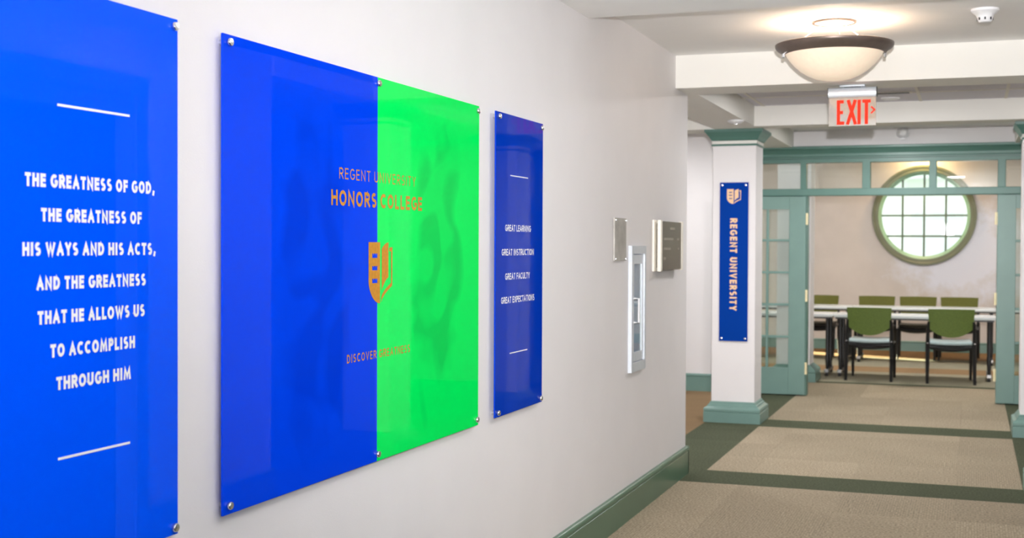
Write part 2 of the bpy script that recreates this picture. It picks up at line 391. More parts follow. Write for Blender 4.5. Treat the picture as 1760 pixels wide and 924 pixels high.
# ceiling: near soffit, raised bay, beams, tile bay
ce = struct(MB().box(-5, 3.4, 6.16, 8.19, CZ2, CZ2+.1).build('ceiling', M['ceil']), 'off-white corridor ceiling with dropped beams and a lower near section', 'ceiling')
MB().box(-5, 3.4, -5, 6.16, CZ1, CZ2+.1).build('soffit', M['ceil'], ce)
MB().box(-5, 3.4, 8.16, 8.55, BB, CZ2).build('ceiling_beam', M['beam'], ce)
for a, b in ((-1.74, .385), (.755, 3.3)): MB().box(a, b, 10.91, 11.17, BB, CZ3).build('ceiling_beam', M['beam'], ce)
MB().box(-5, -2.11, 11.10, 11.48, BB, CZ3).build('ceiling_beam', M['beam'], ce)
MB().box(-2.11, -1.74, 8.55, YD, BB, CZ3).build('ceiling_beam', M['beam'], ce)
MB().box(.385, .755, 6.79, 8.16, BB, CZ1).build('ceiling_beam', M['beam'], ce)
MB().box(.385, .755, 8.55, YD, BB, CZ3).build('ceiling_beam', M['beam'], ce)
MB().box(-5, 3.4, 8.55, YD+.1, CZ3, CZ3+.12).build('upper_slab', M['ceil'], ce)
x = -1.74
xt = [-1.74, -1.66, -1.03, -.40, .24, .385]
yt = [8.55, 9.0, 9.64, 10.28, 10.91]
for i in range(5):
    for j in range(4):
        MB().box(xt[i]+.012, xt[i+1]-.012, yt[j]+.012, yt[j+1]-.012, CZ3-.012, CZ3+.002).build('ceiling_tile', M['tile'], ce)
for xx in xt[1:-1]: MB().box(xx-.012, xx+.012, 8.55, 10.91, CZ3-.016, CZ3-.001).build('ceiling_grid_bar', M['tbar'], ce)
for yy in yt[1:-1]: MB().box(-1.74, .385, yy-.012, yy+.012, CZ3-.0155, CZ3-.001).build('ceiling_grid_bar', M['tbar'], ce)
struct(MB().box(-3.6, 3.4, YD, 20.1, H_TOP, H_TOP+.1).build('ceiling_room', M['ceil']), 'ceiling of the meeting room behind the glazed doors', 'ceiling')

# baseboards
def base_profile(h=.185, t=.020):
    return [(0, 0), (t, 0), (t, h*.80), (t-.004, h*.815), (t-.004, h*.84), (t+.003, h*.87), (t+.004, h*.92), (t-.002, h*.975), (t-.009, h), (0, h)]
b1 = MB(); b1.sm = True
b1.extr([(WX+p, q) for p, q in base_profile()], 1, -4.9, YE+.02)
b1.extr([(YE+p, q) for p, q in base_profile()], 0, WX-.22, WX+.02)
struct(b1.build('baseboard_left', M['dgreen']), 'dark green moulded baseboard along the long panelled wall', 'baseboard')
b2 = MB(); b2.sm = True; b2.extr([(YD-p, q) for p, q in base_profile()], 0, -5, -2.35)
struct(b2.build('baseboard_bay', M['green']), 'green baseboard in the side bay behind the left column', 'baseboard')
b3 = MB(); b3.sm = True; b3.extr([(YB-p, q) for p, q in base_profile(.15)], 0, -3.5, 2.2)
struct(b3.build('baseboard_back', M['green']), 'green baseboard under the round window behind the chairs', 'baseboard')

# ------------------------------------------------------------------ columns
def column(x, y, label, top=BB, parts=True):
    t = tag(empty('column', (x, y, 0)), label, 'column', 'square columns with green bases and capitals')
    MB().bbox(-.188, .188, -.188, .188, .17, top-.01, .003, 1).build('shaft', M['wall'], t)
    MB().square([(.246, 0), (.246, .086), (.241, .089), (.241, .094), (.246, .097), (.246, .116), (.240, .126), (.226, .134), (.216, .142), (.212, .152), (.203, .160), (.198, .172), (.190, .180), (.180, .182)]).build('column_base', M['green'], t)
    cp = MB().square([(.18, 2.402), (.198, 2.404), (.200, 2.411), (.197, 2.418), (.189, 2.420)]).square([(.189, 2.448), (.199, 2.452), (.206, 2.462), (.216, 2.480), (.232, 2.500), (.243, 2.515), (.246, 2.520), (.252, 2.522), (.252, top-.001)]).build('capital', M['fgreen'], t)
    MB().square([(.1885, 2.420), (.192, 2.424), (.1945, 2.446), (.1885, 2.449)]).build('neck_band', M['beam'], cp)
    return t
column(-1.948, 11.346, 'square off-white column carrying the narrow blue vertical banner')
column(.570, 11.346, 'square column cut by the right edge of the frame beside the right door')
column(.570, 8.596, 'nearest square column of the right side, just past the frame edge and seen only in reflections')
rc = tag(empty('pilaster', (-1.91, 15.05, 0)), 'pale pilaster with green plinth just inside the left door', 'column')
MB().box(-.188, .188, -.188, .188, .15, H_TOP-.001).build('shaft', M['wall'], rc)
MB().square([(.262, 0), (.262, .10), (.254, .104), (.262, .11), (.256, .13), (.235, .15), (.21, .17), (.188, .19)]).build('plinth', M['green'], rc)

# ------------------------------------------------------------------ glazed partition: transom windows and frame
tr = struct(empty('window_1', (0, YD, 0)), 'green framed row of transom panes above the glazed double doors', 'window')
def P(mb, name, mt, parent): return mb.build(name, mt, parent, off=tuple(parent.location))
YF = YD-.02
mb = MB(); mb.extr([(YD-p, q) for p, q in ((0, 2.434), (.045, 2.434), (.045, 2.446), (.055, 2.452), (.055, 2.478), (.064, 2.492), (.080, 2.515), (.095, 2.528), (.098, 2.534), (.098, 2.550), (.090, 2.556), (0, 2.556))], 0, -2.34, .98)
P(mb, 'crown_moulding', M['fgreen'], tr)
P(MB().box(-2.34, .98, YF, YD+.12, 2.391, 2.5555), 'head_rail', M['fgreen'], tr)
P(MB().bbox(-2.34, .98, YF-.01, YD+.12, 2.053, 2.126, .006), 'transom_rail', M['fgreen'], tr)
posts = [(-2.34, -2.285), (-1.667, -1.608), (-1.053, -.973), (-.408, -.336), (.232, .307), (.925, .98)]
for a, b in posts: P(MB().bbox(a, b, YF, YD+.12, 2.12, 2.395, .005), 'mullion', M['fgreen'], tr)
for (a, b), (c, d) in zip(posts[:-1], posts[1:]): P(MB().box(b, c, YD+.045, YD+.050, 2.126, 2.391), 'pane', M['glass'], tr)
for a, b, dd in ((-2.34, -2.285, 0), (-1.655, -1.590, .0), (.232, .297, 0), (.925, .98, 0)): P(MB().bbox(a, b, YF, YD+.13, 0, 2.06, .004), 'door_jamb', M['fgreen'], tr)
# fixed sidelights behind the folded-back leaves
def sidelight(n, x0, x1):
    s = struct(empty('window_%d' % n, ((x0+x1)/2, YD+.04, 0)), 'fixed glazed sidelight behind the folded back %s door leaf' % ('left' if n == 3 else 'right'), 'window')
    mb = MB().box(x0, x1, YD+.02, YD+.06, 0, .26).box(x0, x1, YD+.02, YD+.06, 1.93, 2.052).box(x0, x0+.06, YD+.02, YD+.06, .26, 1.93).box(x1-.06, x1, YD+.02, YD+.06, .26, 1.93)
    P(mb, 'frame', M['fgreen'], s)
    P(MB().box(x0+.06, x1-.06, YD+.038, YD+.042, .26, 1.93), 'pane', M['glass'], s)
sidelight(3, -2.285, -1.655); sidelight(4, .297, .925)

def door_leaf(n, hx, sgn, y):
    """leaf folded back flat against the partition; hx hinge edge, sgn direction away from the opening"""
    side = 'left' if sgn < 0 else 'right'
    t = struct(empty('door_%d' % n, (hx, y, 0)), 'green glazed %s door leaf with small panes, folded back open' % side, 'door')
    def bx(a, b, z0, z1, name, mt, d=.044, bev=.003, par=t, yo=0):
        a, b = sorted((hx+sgn*a, hx+sgn*b)); m_ = MB().bbox(a, b, y-d/2+yo, y+d/2+yo, z0, z1, bev, 1) if bev else MB().box(a, b, y-d/2+yo, y+d/2+yo, z0, z1)
        o = m_.build(name, mt, par, off=tuple(t.location)); return o
    z0, z1, g0, g1 = .012, 2.045, .286, 1.914
    pw, mw = .206, .026; W0 = .170; W1 = W0+3*pw+2*mw; LW = W1+.10
    bx(0, W0, z0, z1, 'hinge_stile', M['green']); bx(W1, LW, z0, z1, 'lock_stile', M['green'])
    bx(W0, W1, z0, g0, 'bottom_rail', M['green'], bev=0); bx(W0, W1, g1, z1, 'top_rail', M['green'], bev=0)
    for i in (1, 2): bx(W0+i*pw+(i-1)*mw, W0+i*(pw+mw), g0, g1, 'muntin', M['green'], .032)
    ph = (g1-g0-4*mw)/5
    for j in range(1, 5): bx(W0, W1, g0+j*ph+(j-1)*mw, g0+j*(ph+mw), 'muntin', M['green'], .030)
    for i in range(3):
        for j in range(5): bx(W0+i*(pw+mw), W0+i*(pw+mw)+pw, g0+j*(ph+mw), g0+j*(ph+mw)+ph, 'pane', M['glass'], .004, 0)
    for zz in (1.815, 1.03, .285):
        m_ = MB()
        for k in range(3): m_.lathe([(.001, 0), (.011, .001), (.011, .038), (.001, .039)], (hx-sgn*.012-t.location[0], -.026, zz-.06+k*.040), 12)
        m_.box(-.020 if sgn > 0 else -.002, .002 if sgn > 0 else .020, -.021, -.018, zz-.06, zz+.06)
        h = m_.build('hinge', M['brass'], t); tag(h, 'brass hinge on the green door edge')
    return t
door_leaf(1, -1.600, -1, YD-.055); door_leaf(2, .232, 1, YD-.055)

# ------------------------------------------------------------------ round window
wn = struct(empty('window_2', (WC[0], YB, WC[1])), 'round window with a grid of panes in a wide olive green casing', 'window')
def rings(prof, n=72):
    mb = MB(); mb.sm = True
    mb.loft([[(r*math.cos(2*math.pi*j/n), y, r*math.sin(2*math.pi*j/n)) for j in range(n)] for r, y in prof+[prof[0]]], cap=False); return mb
rings([(.735, 0), (.735, -.040), (.728, -.046), (.700, -.046), (.690, -.036), (.665, -.034), (.650, -.034), (.645, -.028), (.645, .0)]).build('casing', M['dgreen2'], wn)
rings([(.645, -.027), (.652, .14), (.605, .14), (.600, .10), (.612, .09), (.618, .06), (.630, .05), (.634, -.02)]).build('reveal_ring', M['lgreen'], wn)
sp = .305
for k in (-1, 0, 1):
    hh = math.sqrt(.61**2-(k*sp)**2)
    MB().bbox(k*sp-.014, k*sp+.014, .095, .125, -hh, hh, .003, 1).build('muntin', M['muntin'], wn)
    MB().bbox(-hh, hh, .0955, .1245, k*sp-.0135, k*sp+.0135, .003, 1).build('muntin', M['muntin'], wn)
for i in range(-2, 2):
    for j in range(-2, 2):
        x0, x1, z0, z1 = i*sp, (i+1)*sp, j*sp, (j+1)*sp
        rr = .604; poly = []
        # clip cell to circle
        N = 24; pts = [(x0+(x1-x0)*a/N, z0) for a in range(N)]+[(x1, z0+(z1-z0)*a/N) for a in range(N)]+[(x1-(x1-x0)*a/N, z1) for a in range(N)]+[(x0, z1-(z1-z0)*a/N) for a in range(N)]
        cx_ = min(max(0, x0), x1); cz_ = min(max(0, z0), z1)
        ix, iz = (x0+.001 if i >= 0 else x1-.001), (z0+.001 if j >= 0 else z1-.001)
        for px, pz in pts:
            d = math.hypot(px, pz)
            if d > rr:
                dx, dz = px-ix, pz-iz; A = dx*dx+dz*dz; B_ = 2*(ix*dx+iz*dz); Cc = ix*ix+iz*iz-rr*rr
                disc = B_*B_-4*A*Cc
                if disc <= 0: continue
                t_ = (-B_+math.sqrt(disc))/(2*A); px, pz = ix+dx*t_, iz+dz*t_
            if not poly or math.hypot(poly[-1][0]-px, poly[-1][1]-pz) > .004: poly.append((px, pz))
        if len(poly) > 3: MB().extr(poly, 1, .108, .112).build('pane', M['glass'], wn)
# pale building across the yard, seen through the panes
fb = tag(empty('building', (-.6, 33, 0)), 'pale building across the yard, faint through the round window', 'building')
MB().box(-14, 12, 0, 4, -1, 3.2).build('wall', M['facade'], fb)
MB().box(-14.4, 12.4, -.4, 4.4, 3.2, 3.5).build('eave', M['facade'], fb)
for k in range(5): MB().bbox(-6+k*2.6, -4.8+k*2.6, -.03, .05, .9, 2.4, .01, 1).build('window', M['fwin'], fb)
gw = tag(empty('sun_blocker', (-8, 24.2, -1)), 'unseen outdoor wall added to keep the sun off the round window', 'wall')  # added out of view to block the sun from the round window
MB().bbox(-.15, .15, -2.3, 3.5, 0, 5, .01, 1).build('wall', M['facade'], gw)  # body of the added sun blocker
MB().bbox(-.22, .22, -2.35, 3.55, 5, 5.12, .01, 1).build('blocker_cap', M['facade'], gw)
gd = tag(MB().box(-30, 30, 20.5, 60, -1.3, -1.0).build('yard_ground', mat('pale_paving', srgb(190, 190, 180), .9)), 'pale paved yard outside the round window', 'ground', kind='structure')

# ------------------------------------------------------------------ stroke lettering
def arc(cx, cy, rx, ry, a0, a1, n=14):
    return [(cx+rx*math.cos(R(a0+(a1-a0)*i/n)), cy+ry*math.sin(R(a0+(a1-a0)*i/n))) for i in range(n+1)]
G = {
 'A': (.60, [[(0, 0), (.5, 1), (1, 0)], [(.17, .32), (.83, .32)]]),
 'C': (.56, [arc(.60, .5, .60, .5, 48, 312)]),
 'D': (.56, [[(0, 0), (0, 1), (.35, 1)]+arc(.35, .5, .65, .5, 90, -90)+[(0, 0)]]),
 'E': (.42, [[(1, 1), (0, 1), (0, 0), (1, 0)], [(0, .52), (.9, .52)]]),
 'F': (.40, [[(1, 1), (0, 1), (0, 0)], [(0, .5), (.9, .5)]]),
 'G': (.62, [arc(.55, .5, .55, .5, 48, 350)+[(1.0, .46), (.60, .46)]]),
 'H': (.54, [[(0, 0), (0, 1)], [(1, 0), (1, 1)], [(0, .52), (1, .52)]]),
 'I': (.0, [[(0.5, 0), (0.5, 1)]]),
 'L': (.38, [[(0, 1), (0, 0), (1, 0)]]),
 'M': (.72, [[(0, 0), (.1, 1), (.5, .15), (.9, 1), (1, 0)]]),
 'N': (.56, [[(0, 0), (0, 1), (1, 0), (1, 1)]]),
 'O': (.64, [arc(.5, .5, .5, .5, 90, 450, 28)]),
 'P': (.46, [[(0, 0), (0, 1)], [(0, 1), (.5, 1)]+arc(.5, .74, .5, .26, 90, -90)+[(0, .48)]]),
 'R': (.50, [[(0, 0), (0, 1)], [(0, 1), (.5, 1)]+arc(.5, .74, .5, .26, 90, -90)+[(0, .48)], [(.42, .48), (1, 0)]]),
 'S': (.46, [arc(.5, .75, .45, .25, 40, 270, 12)+arc(.5, .25, .5, .25, 90, -140, 12)[1:]]),
 'T': (.46, [[(0, 1), (1, 1)], [(.5, 0), (.5, 1)]]),
 'U': (.54, [[(0, 1), (0, .3)]+arc(.5, .3, .5, .3, 180, 360)+[(1, 1)]]),
 'V': (.56, [[(0, 1), (.5, 0), (1, 1)]]),
 'W': (.86, [[(0, 1), (.26, 0), (.5, .9), (.74, 0), (1, 1)]]),
 'X': (.54, [[(0, 0), (1, 1)], [(0, 1), (1, 0)]]),
 'Y': (.52, [[(0, 1), (.5, .45), (1, 1)], [(.5, .45), (.5, 0)]]),
 ',': (.06, [[(.8, .06), (.2, -.16)]]),
 '>': (.5, [[(0, 0), (1, .5), (0, 1)]]),
}
def ribbon(pts, t, V, F, dz=0):
    """2-D mitred ribbon of thickness t"""
    n = len(pts); closed = math.hypot(pts[0][0]-pts[-1][0], pts[0][1]-pts[-1][1]) < 1e-6
    if closed: pts = pts[:-1]; n -= 1
    k = len(V)
    for i in range(n):
        p = Vector(pts[i])
        a = Vector(pts[i-1]) if (i > 0 or closed) else None
        b = Vector(pts[(i+1) % n]) if (i < n-1 or closed) else None
        d1 = (p-a).normalized() if a is not None else None; d2 = (b-p).normalized() if b is not None else None
        if d1 is None: d1 = d2
        if d2 is None: d2 = d1
        n1 = Vector((-d1.y, d1.x)); n2 = Vector((-d2.y, d2.x)); m_ = (n1+n2)
        m_ = m_.normalized() if m_.length > 1e-6 else n1
        s = min(1/max(.3, m_.dot(n1)), 2.2)*t/2
        q = p
        if not closed and (i == 0 or i == n-1): q = p
        V += [(q.x+m_.x*s, q.y+m_.y*s, dz), (q.x-m_.x*s, q.y-m_.y*s, dz)]
    for i in range(n if closed else n-1):
        a = k+2*i; b = k+2*((i+1) % n); F.append((a, a+1, b+1, b))
def lettering(text, h, stroke, x0, x1, track=.16, word=.34):
    """returns 2-D verts/faces of a line of text fitted into x0..x1, baseline 0, cap height h"""
    adv = []; x = 0
    sw = stroke/h
    for ch in text:
        if ch == ' ': adv.append((x, 0)); x += word; continue
        wd = G[ch][0]+(sw if ch in 'I,' else sw*.6); adv.append((x, wd)); x += wd+track
    tot = x-track; k = (x1-x0)/tot; V = []; F = []
    for ch, (ax, wd) in zip(text, adv):
        if ch == ' ': continue
        X0 = x0+ax*k; Wd = wd*k
        for si, pl in enumerate(G[ch][1]):
            pts = [(X0+stroke/2+px*max(0, Wd-stroke), stroke/2+py*(h-stroke)) for px, py in pl]
            if not (abs(pts[0][0]-pts[-1][0]) < 1e-6 and abs(pts[0][1]-pts[-1][1]) < 1e-6):
                # run free ends out to the cap height box
                a, b = Vector(pts[0]), Vector(pts[1]); e = (a-b).normalized()*stroke/2 if ch not in 'CGS' else Vector((0, 0)); pts[0] = tuple(a+e)
                a, b = Vector(pts[-1]), Vector(pts[-2]); e = (a-b).normalized()*stroke/2 if ch not in 'CGS' else Vector((0, 0)); pts[-1] = tuple(a+e)
            ribbon(pts, stroke, V, F, .00025*si)
    return V, F
def place(V, F, fn, name, mt, parent, off, d=0):
    me_ = MB(); me_.v = [fn(*p) for p in V]; me_.f = F[:]
    me = bpy.data.meshes.new(name); me.from_pydata([(v[0]-off[0], v[1]-off[1], v[2]-off[2]) for v in me_.v], [], me_.f); me.materials.append(mt)
    o = bpy.data.objects.new(name, me); C.objects.link(o); o.parent = parent; return o
PX = -1.7825                     # front face of the wall panels
def wall_text(text, h, st, y0, y1, zc, mt, parent, off, track=.16, word=.34):
    V, F = lettering(text, h, st, y0, y1, track, word)
    # strokes cross each other: tiny offsets keep overlapping ribbons apart
    return place(V, F, lambda a, b, c=0: (PX+.0008+c, a, zc-h/2+b), 'lettering', mt, parent, off)

def standoff(y, z, parent, off, mt=None):
    o = MB(); o.sm = True; n = 20
    prof = [(WX, .006), (WX, .009), (PX-.0065, .009), (PX-.0065, .004), (PX+.001, .004), (PX+.001, .0105), (PX+.008, .0105), (PX+.010, .009), (PX+.0105, .001)]
    o.loft([[(x, y+r*math.cos(2*math.pi*j/n), z+r*math.sin(2*math.pi*j/n)) for j in range(n)] for x, r in prof])
    b = o.build('standoff_bolt', M['chrome'], parent, off=off); tag(b, 'round steel standoff bolt'); return b

def panel(name, y0, y1, z0, z1, mt, label, cat='sign'):
    loc = (PX, (y0+y1)/2, z0); t = tag(empty(name, loc), label, cat)
    # the material is laid out in object space: keep world-like coordinates on the sheet
    o = MB().bbox(PX-.006, PX, y0, y1, z0, z1, .0008, 1).build('acrylic_sheet', mt, None)
    o.parent = t; o.matrix_parent_inverse = Matrix.Translation(-Vector(loc))
    return t, loc
# scripture panel
t, off = panel('wall_panel', 2.003, 2.615, .838, 2.063, M['blue'], 'leftmost tall bright blue acrylic panel with seven lines of white scripture text')
for txt, zc, a, b in (('THE GREATNESS OF GOD,', 1.659, 2.089, 2.521), ('THE GREATNESS OF', 1.589, 2.136, 2.472), ('HIS WAYS AND HIS ACTS,', 1.519, 2.081, 2.525), ('AND THE GREATNESS', 1.449, 2.122, 2.487),
                      ('THAT HE ALLOWS US', 1.379, 2.125, 2.483), ('TO ACCOMPLISH', 1.309, 2.163, 2.446), ('THROUGH HIM', 1.240, 2.181, 2.431)):
    wall_text(txt, .0275, .0070, a, b, zc, M['wprint'], t, off, .15, .36)
for zc in (1.817, 1.083): MB().box(PX+.0005, PX+.0010, 2.186, 2.428, zc-.0026, zc+.0026).build('printed_rule', M['wprint'], t, off=off)
for y in (2.020, 2.598):
    for z in (2.044, .856): standoff(y, z, t, off)
# two-tone college panel
loc = (PX, 3.706, .84); t = tag(empty('wall_panel', loc), 'large two-tone blue and green acrylic panel with gold college lettering and shield', 'sign')
o1 = MB().bbox(PX-.006, PX, 2.810, 3.7075, .840, 2.063, .0006, 1).build('blue_half', M['blue2'], None); o1.parent = t; o1.matrix_parent_inverse = Matrix.Translation(-Vector(loc)); tag(o1, 'blue half of the panel')
o2 = MB().bbox(PX-.006, PX, 3.7077, 4.600, .840, 2.063, .0006, 1).build('green_half', M['green2'], None); o2.parent = t; o2.matrix_parent_inverse = Matrix.Translation(-Vector(loc)); tag(o2, 'bright green half of the panel')
wall_text('REGENT UNIVERSITY', .0335, .0040, 3.443, 4.002, 1.745, M['gold'], t, loc, .26, .40)
wall_text('HONORS COLLEGE', .0465, .0098, 3.392, 4.056, 1.671, M['gold'], t, loc, .20, .30)
wall_text('DISCOVER GREATNESS', .0260, .0042, 3.495, 3.958, 1.183, M['gold'], t, loc, .26, .40)
def emblem(parent, off, fn, mt, name='shield_emblem', mt2=None):
    """shield half with three crowns cut out, page and cover; unit coords x 83..355, y 103..808 (down)"""
    mb_v = []; mb_f = []
    bm = bmesh.new()
    def quad(poly):
        k = len(mb_v); mb_v.extend(poly); mb_f.append(tuple(range(k, k+len(poly))))
    # left shield as horizontal slices so the crowns stay open
    def left(y):
        if y <= 540: return 83
        u = (y-540)/268; return 83+129*(1-math.sqrt(max(0, 1-u**1.7)))
    cr = [(232, 283), (375, 425), (520, 572)]
    def crown(y):
        for a, b in cr:
            if a <= y < b:
                q = (y-a)/(b-a)
                if q > .42: return [(124, 181)]
                s = q/.42
                return [(124, 124+10+8*s), (146-6*s-2, 158+6*s+2), (181-10-8*s, 181)]
        return []
    ys = sorted(set([103+i*(705/140) for i in range(141)]+[c for p in cr for c in p]))
    for a, b in zip(ys[:-1], ys[1:]):
        m_ = (a+b)/2; segs = []; xx = left(m_)
        for p, q in crown(m_): segs.append((xx, p)); xx = q
        segs.append((xx, 212))
        for p, q in segs:
            if p == left(m_) : quad([(left(a) if p == left(m_) else p, a), (min(q, 212), a), (min(q, 212), b), (left(b), b)])
            else: quad([(p, a), (q, a), (q, b), (p, b)])
    # page
    for i in range(20):
        u0, u1 = i/20, (i+1)/20
        T = lambda u: 105+75*(1-u)**2.0
        Bt = lambda u: 515+145*(1-u)**1.6
        quad([(230+78*u0, T(u0)), (230+78*u1, T(u1)), (230+78*u1, Bt(u1)), (230+78*u0, Bt(u0))])
    # cover
    quad([(318, 165), (355, 160), (355, 205), (318, 208)]); quad([(339, 205), (355, 205), (353, 612), (339, 585)])
    for i in range(16):
        u0, u1 = i/16, (i+1)/16
        A_ = lambda u: 745-165*u**.62
        B2 = lambda u: 800-186*u**.62
        quad([(226+113*u0, A_(u0)), (226+113*u1, A_(u1)), (226+127*u1, B2(u1)), (226+127*u0, B2(u0))])
    return place(mb_v, mb_f, fn, name, mt, parent, off)
sx, sz = .176/272, .195/705
emblem(t, loc, lambda a, b: (PX+.0012, 3.641+(a-83)*sx, 1.539-(b-103)*sz), M['gold'])
for y in (2.837, 3.708, 4.580):
    for z in (2.043, .863): standoff(y, z, t, loc)
# narrow panel
t, off = panel('wall_panel', 4.785, 5.378, .842, 2.065, M['blue3'], 'narrow deep blue acrylic panel with four short white lines, right of the two-tone panel')
for txt, zc, a, b in (('GREAT LEARNING', 1.602, 4.894, 5.215), ('GREAT INSTRUCTION', 1.503, 4.854, 5.255), ('GREAT FACULTY', 1.404, 4.896, 5.202), ('GREAT EXPECTATIONS', 1.308, 4.849, 5.265)):
    wall_text(txt, .027, .0052, a, b, zc, M['wprint'], t, off, .15, .34)
for zc in (1.817, 1.088): MB().box(PX+.0005, PX+.0010, 4.954, 5.175, zc-.002, zc+.002).build('printed_rule', M['wprint'], t, off=off)
for y in (4.817, 5.355):
    for z in (2.046, .860): standoff(y, z, t, off)

# banner on the column
BY = 11.346-.188
loc = (-1.946, BY, .708); t = tag(empty('column_banner', loc), 'tall narrow navy banner with cream shield and vertical lettering on the column', 'sign')
P(MB().bbox(-2.070, -1.822, BY-.012, BY-.006, .708, 2.086, .001, 1), 'banner_sheet', M['banner'], t)
V, F = lettering('REGENT UNIVERSITY', .062, .0145, 0, .80, .20, .42)
place(V, F, lambda a, b, c=0: (-1.979+b, BY-.0128-c, 1.775-a), 'lettering', M['cream'], t, loc)
emblem(t, loc, lambda a, b: (-2.008+(a-83)*.122/272, BY-.0128, 2.028-(b-103)*.128/705), M['cream'])
for x in (-2.048, -1.844):
    for z in (2.062, .732):
        o = MB(); o.sm = True; n = 14
        o.loft([[(x+r*math.cos(2*math.pi*j/n), yy, z+r*math.sin(2*math.pi*j/n)) for j in range(n)] for yy, r in ((BY, .006), (BY-.006, .006), (BY-.013, .009), (BY-.020, .009), (BY-.022, .001))])
        tag(P(o, 'standoff_bolt', M['chrome'], t), 'round steel standoff bolt')

# ------------------------------------------------------------------ small wall fittings
loc = (WX, 6.757, 1.45); t = tag(empty('wall_plaque', loc), 'small mottled silver plaque on the wall left of the extinguisher cabinet', 'plaque')
P(MB().bbox(WX+.002, WX+.012, 6.640, 6.880, 1.450, 1.682, .001, 1), 'plate', M['plaque'], t)
for y in (6.652, 6.868):
    for z in (1.462, 1.670):
        P(MB().lathe([(.001, -.003), (.006, -.002), (.006, .002), (.001, .003)], (WX+.014, y, z), 10), 'corner_pin', M['chrome'], t)
# extinguisher cabinet
loc = (WX, 7.137, .82); t = tag(empty('extinguisher_cabinet', loc), 'narrow recessed aluminium fire extinguisher cabinet with glass door', 'cabinet')
A0, A1, Z0, Z1 = 6.972, 7.303, .820, 1.532
FX = WX+.022
mb = MB().box(WX+.001, FX, A0, CY0+.004, Z0, Z1).box(WX+.001, FX, CY1-.004, A1, Z0, Z1).box(WX+.001, FX, CY0, CY1, Z0, CZa+.004).box(WX+.001, FX, CY0, CY1, CZb-.004, Z1)
P(mb, 'frame', M['alu'], t)
mb = MB().box(WX-.158, WX-.154, CY0+.002, CY1-.002, CZa+.002, CZb-.002).box(WX-.154, WX, CY0+.001, CY0+.004, CZa+.002, CZb-.002).box(WX-.154, WX, CY1-.004, CY1-.001, CZa+.002, CZb-.002).box(WX-.154, WX, CY0+.004, CY1-.004, CZa+.001, CZa+.004).box(WX-.154, WX, CY0+.004, CY1-.004, CZb-.004, CZb-.001)
P(mb, 'tub', M['cabin'], t)
d = P(MB().box(WX+.004, WX+.016, CY0+.008, CY0+.045, CZa+.008, CZb-.008).box(WX+.004, WX+.016, CY1-.045, CY1-.008, CZa+.008, CZb-.008).box(WX+.004, WX+.016, CY0+.045, CY1-.045, CZa+.008, CZa+.06).box(WX+.004, WX+.016, CY0+.045, CY1-.045, CZb-.06, CZb-.008), 'door', M['alu'], t)
P(MB().box(WX+.009, WX+.012, CY0+.045, CY1-.045, CZa+.06, CZb-.06), 'pane', M['glass'], t)
o = MB(); o.tube([(WX+.014, 7.04, 1.235), (WX+.045, 7.04, 1.235), (WX+.045, 7.04, 1.10), (WX+.014, 7.04, 1.10)], .006, 8)
hd = P(o, 'handle', M['white'], t); tag(hd, 'white pull handle')
ex = tag(empty('fire_extinguisher', (WX-.075, 7.14, CZa+.004)), 'steel fire extinguisher inside the recessed wall cabinet', 'extinguisher')
MB().lathe([(.01, 0), (.058, .002), (.062, .02), (.062, .33), (.055, .37), (.03, .40), (.018, .41), (.018, .43)]).build('cylinder', M['extin'], ex)
MB().lathe([(.0622, .12), (.0627, .121), (.0627, .27), (.0622, .271)], cap=False).build('paper_label', M['label'], ex)
o = MB(); o.box(-.012, .012, -.02, .075, .43, .446).box(-.010, .010, -.02, .09, .462, .472).box(-.012, .012, -.022, -.004, .428, .47); o.build('valve_handle', M['black'], ex)
o = MB(); o.tube([(0, -.02, .44), (.02, -.055, .42), (.03, -.070, .34), (.02, -.072, .20), (.01, -.070, .12)], .008, 8); o.build('hose', M['black'], ex)
# directory sign
loc = (WX, 7.86, 1.38); t = tag(empty('directory_sign', loc), 'dark bronze directory sign with pale gold side rails near the wall end', 'sign')
FX2 = WX+.045
P(MB().box(WX+.030, FX2, 7.60, 8.150, 1.384, 1.682), 'plate', M['bronze'], t)
P(MB().box(WX+.001, WX+.029, 7.62, 8.13, 1.40, 1.67), 'backing', M['blackp'], t)
P(MB().bbox(WX+.026, FX2+.004, 7.560, 7.602, 1.378, 1.688, .004), 'side_rail', M['rail'], t)
P(MB().bbox(WX+.026, FX2+.004, 8.148, 8.190, 1.378, 1.688, .004), 'side_rail', M['rail'], t)
P(MB().bbox(WX+.001, WX+.014, 7.535, 7.60, 1.378, 1.688, .003), 'back_rail', M['rail'], t)
mk = mat('faint_grey_print', srgb(170, 165, 150), .5)
for zc, segs in ((1.640, ((7.83, 7.96),)), (1.575, ((7.66, 7.92), (8.03, 8.09))), (1.515, ((7.66, 7.84), (8.05, 8.09))), (1.455, ((7.66, 7.72),))):
    for a, b in segs:
        k = a
        while k < b-.008:
            P(MB().box(FX2, FX2+.0004, k, k+.010, zc-.007, zc+.007), 'printed_mark', mk, t); k += .019

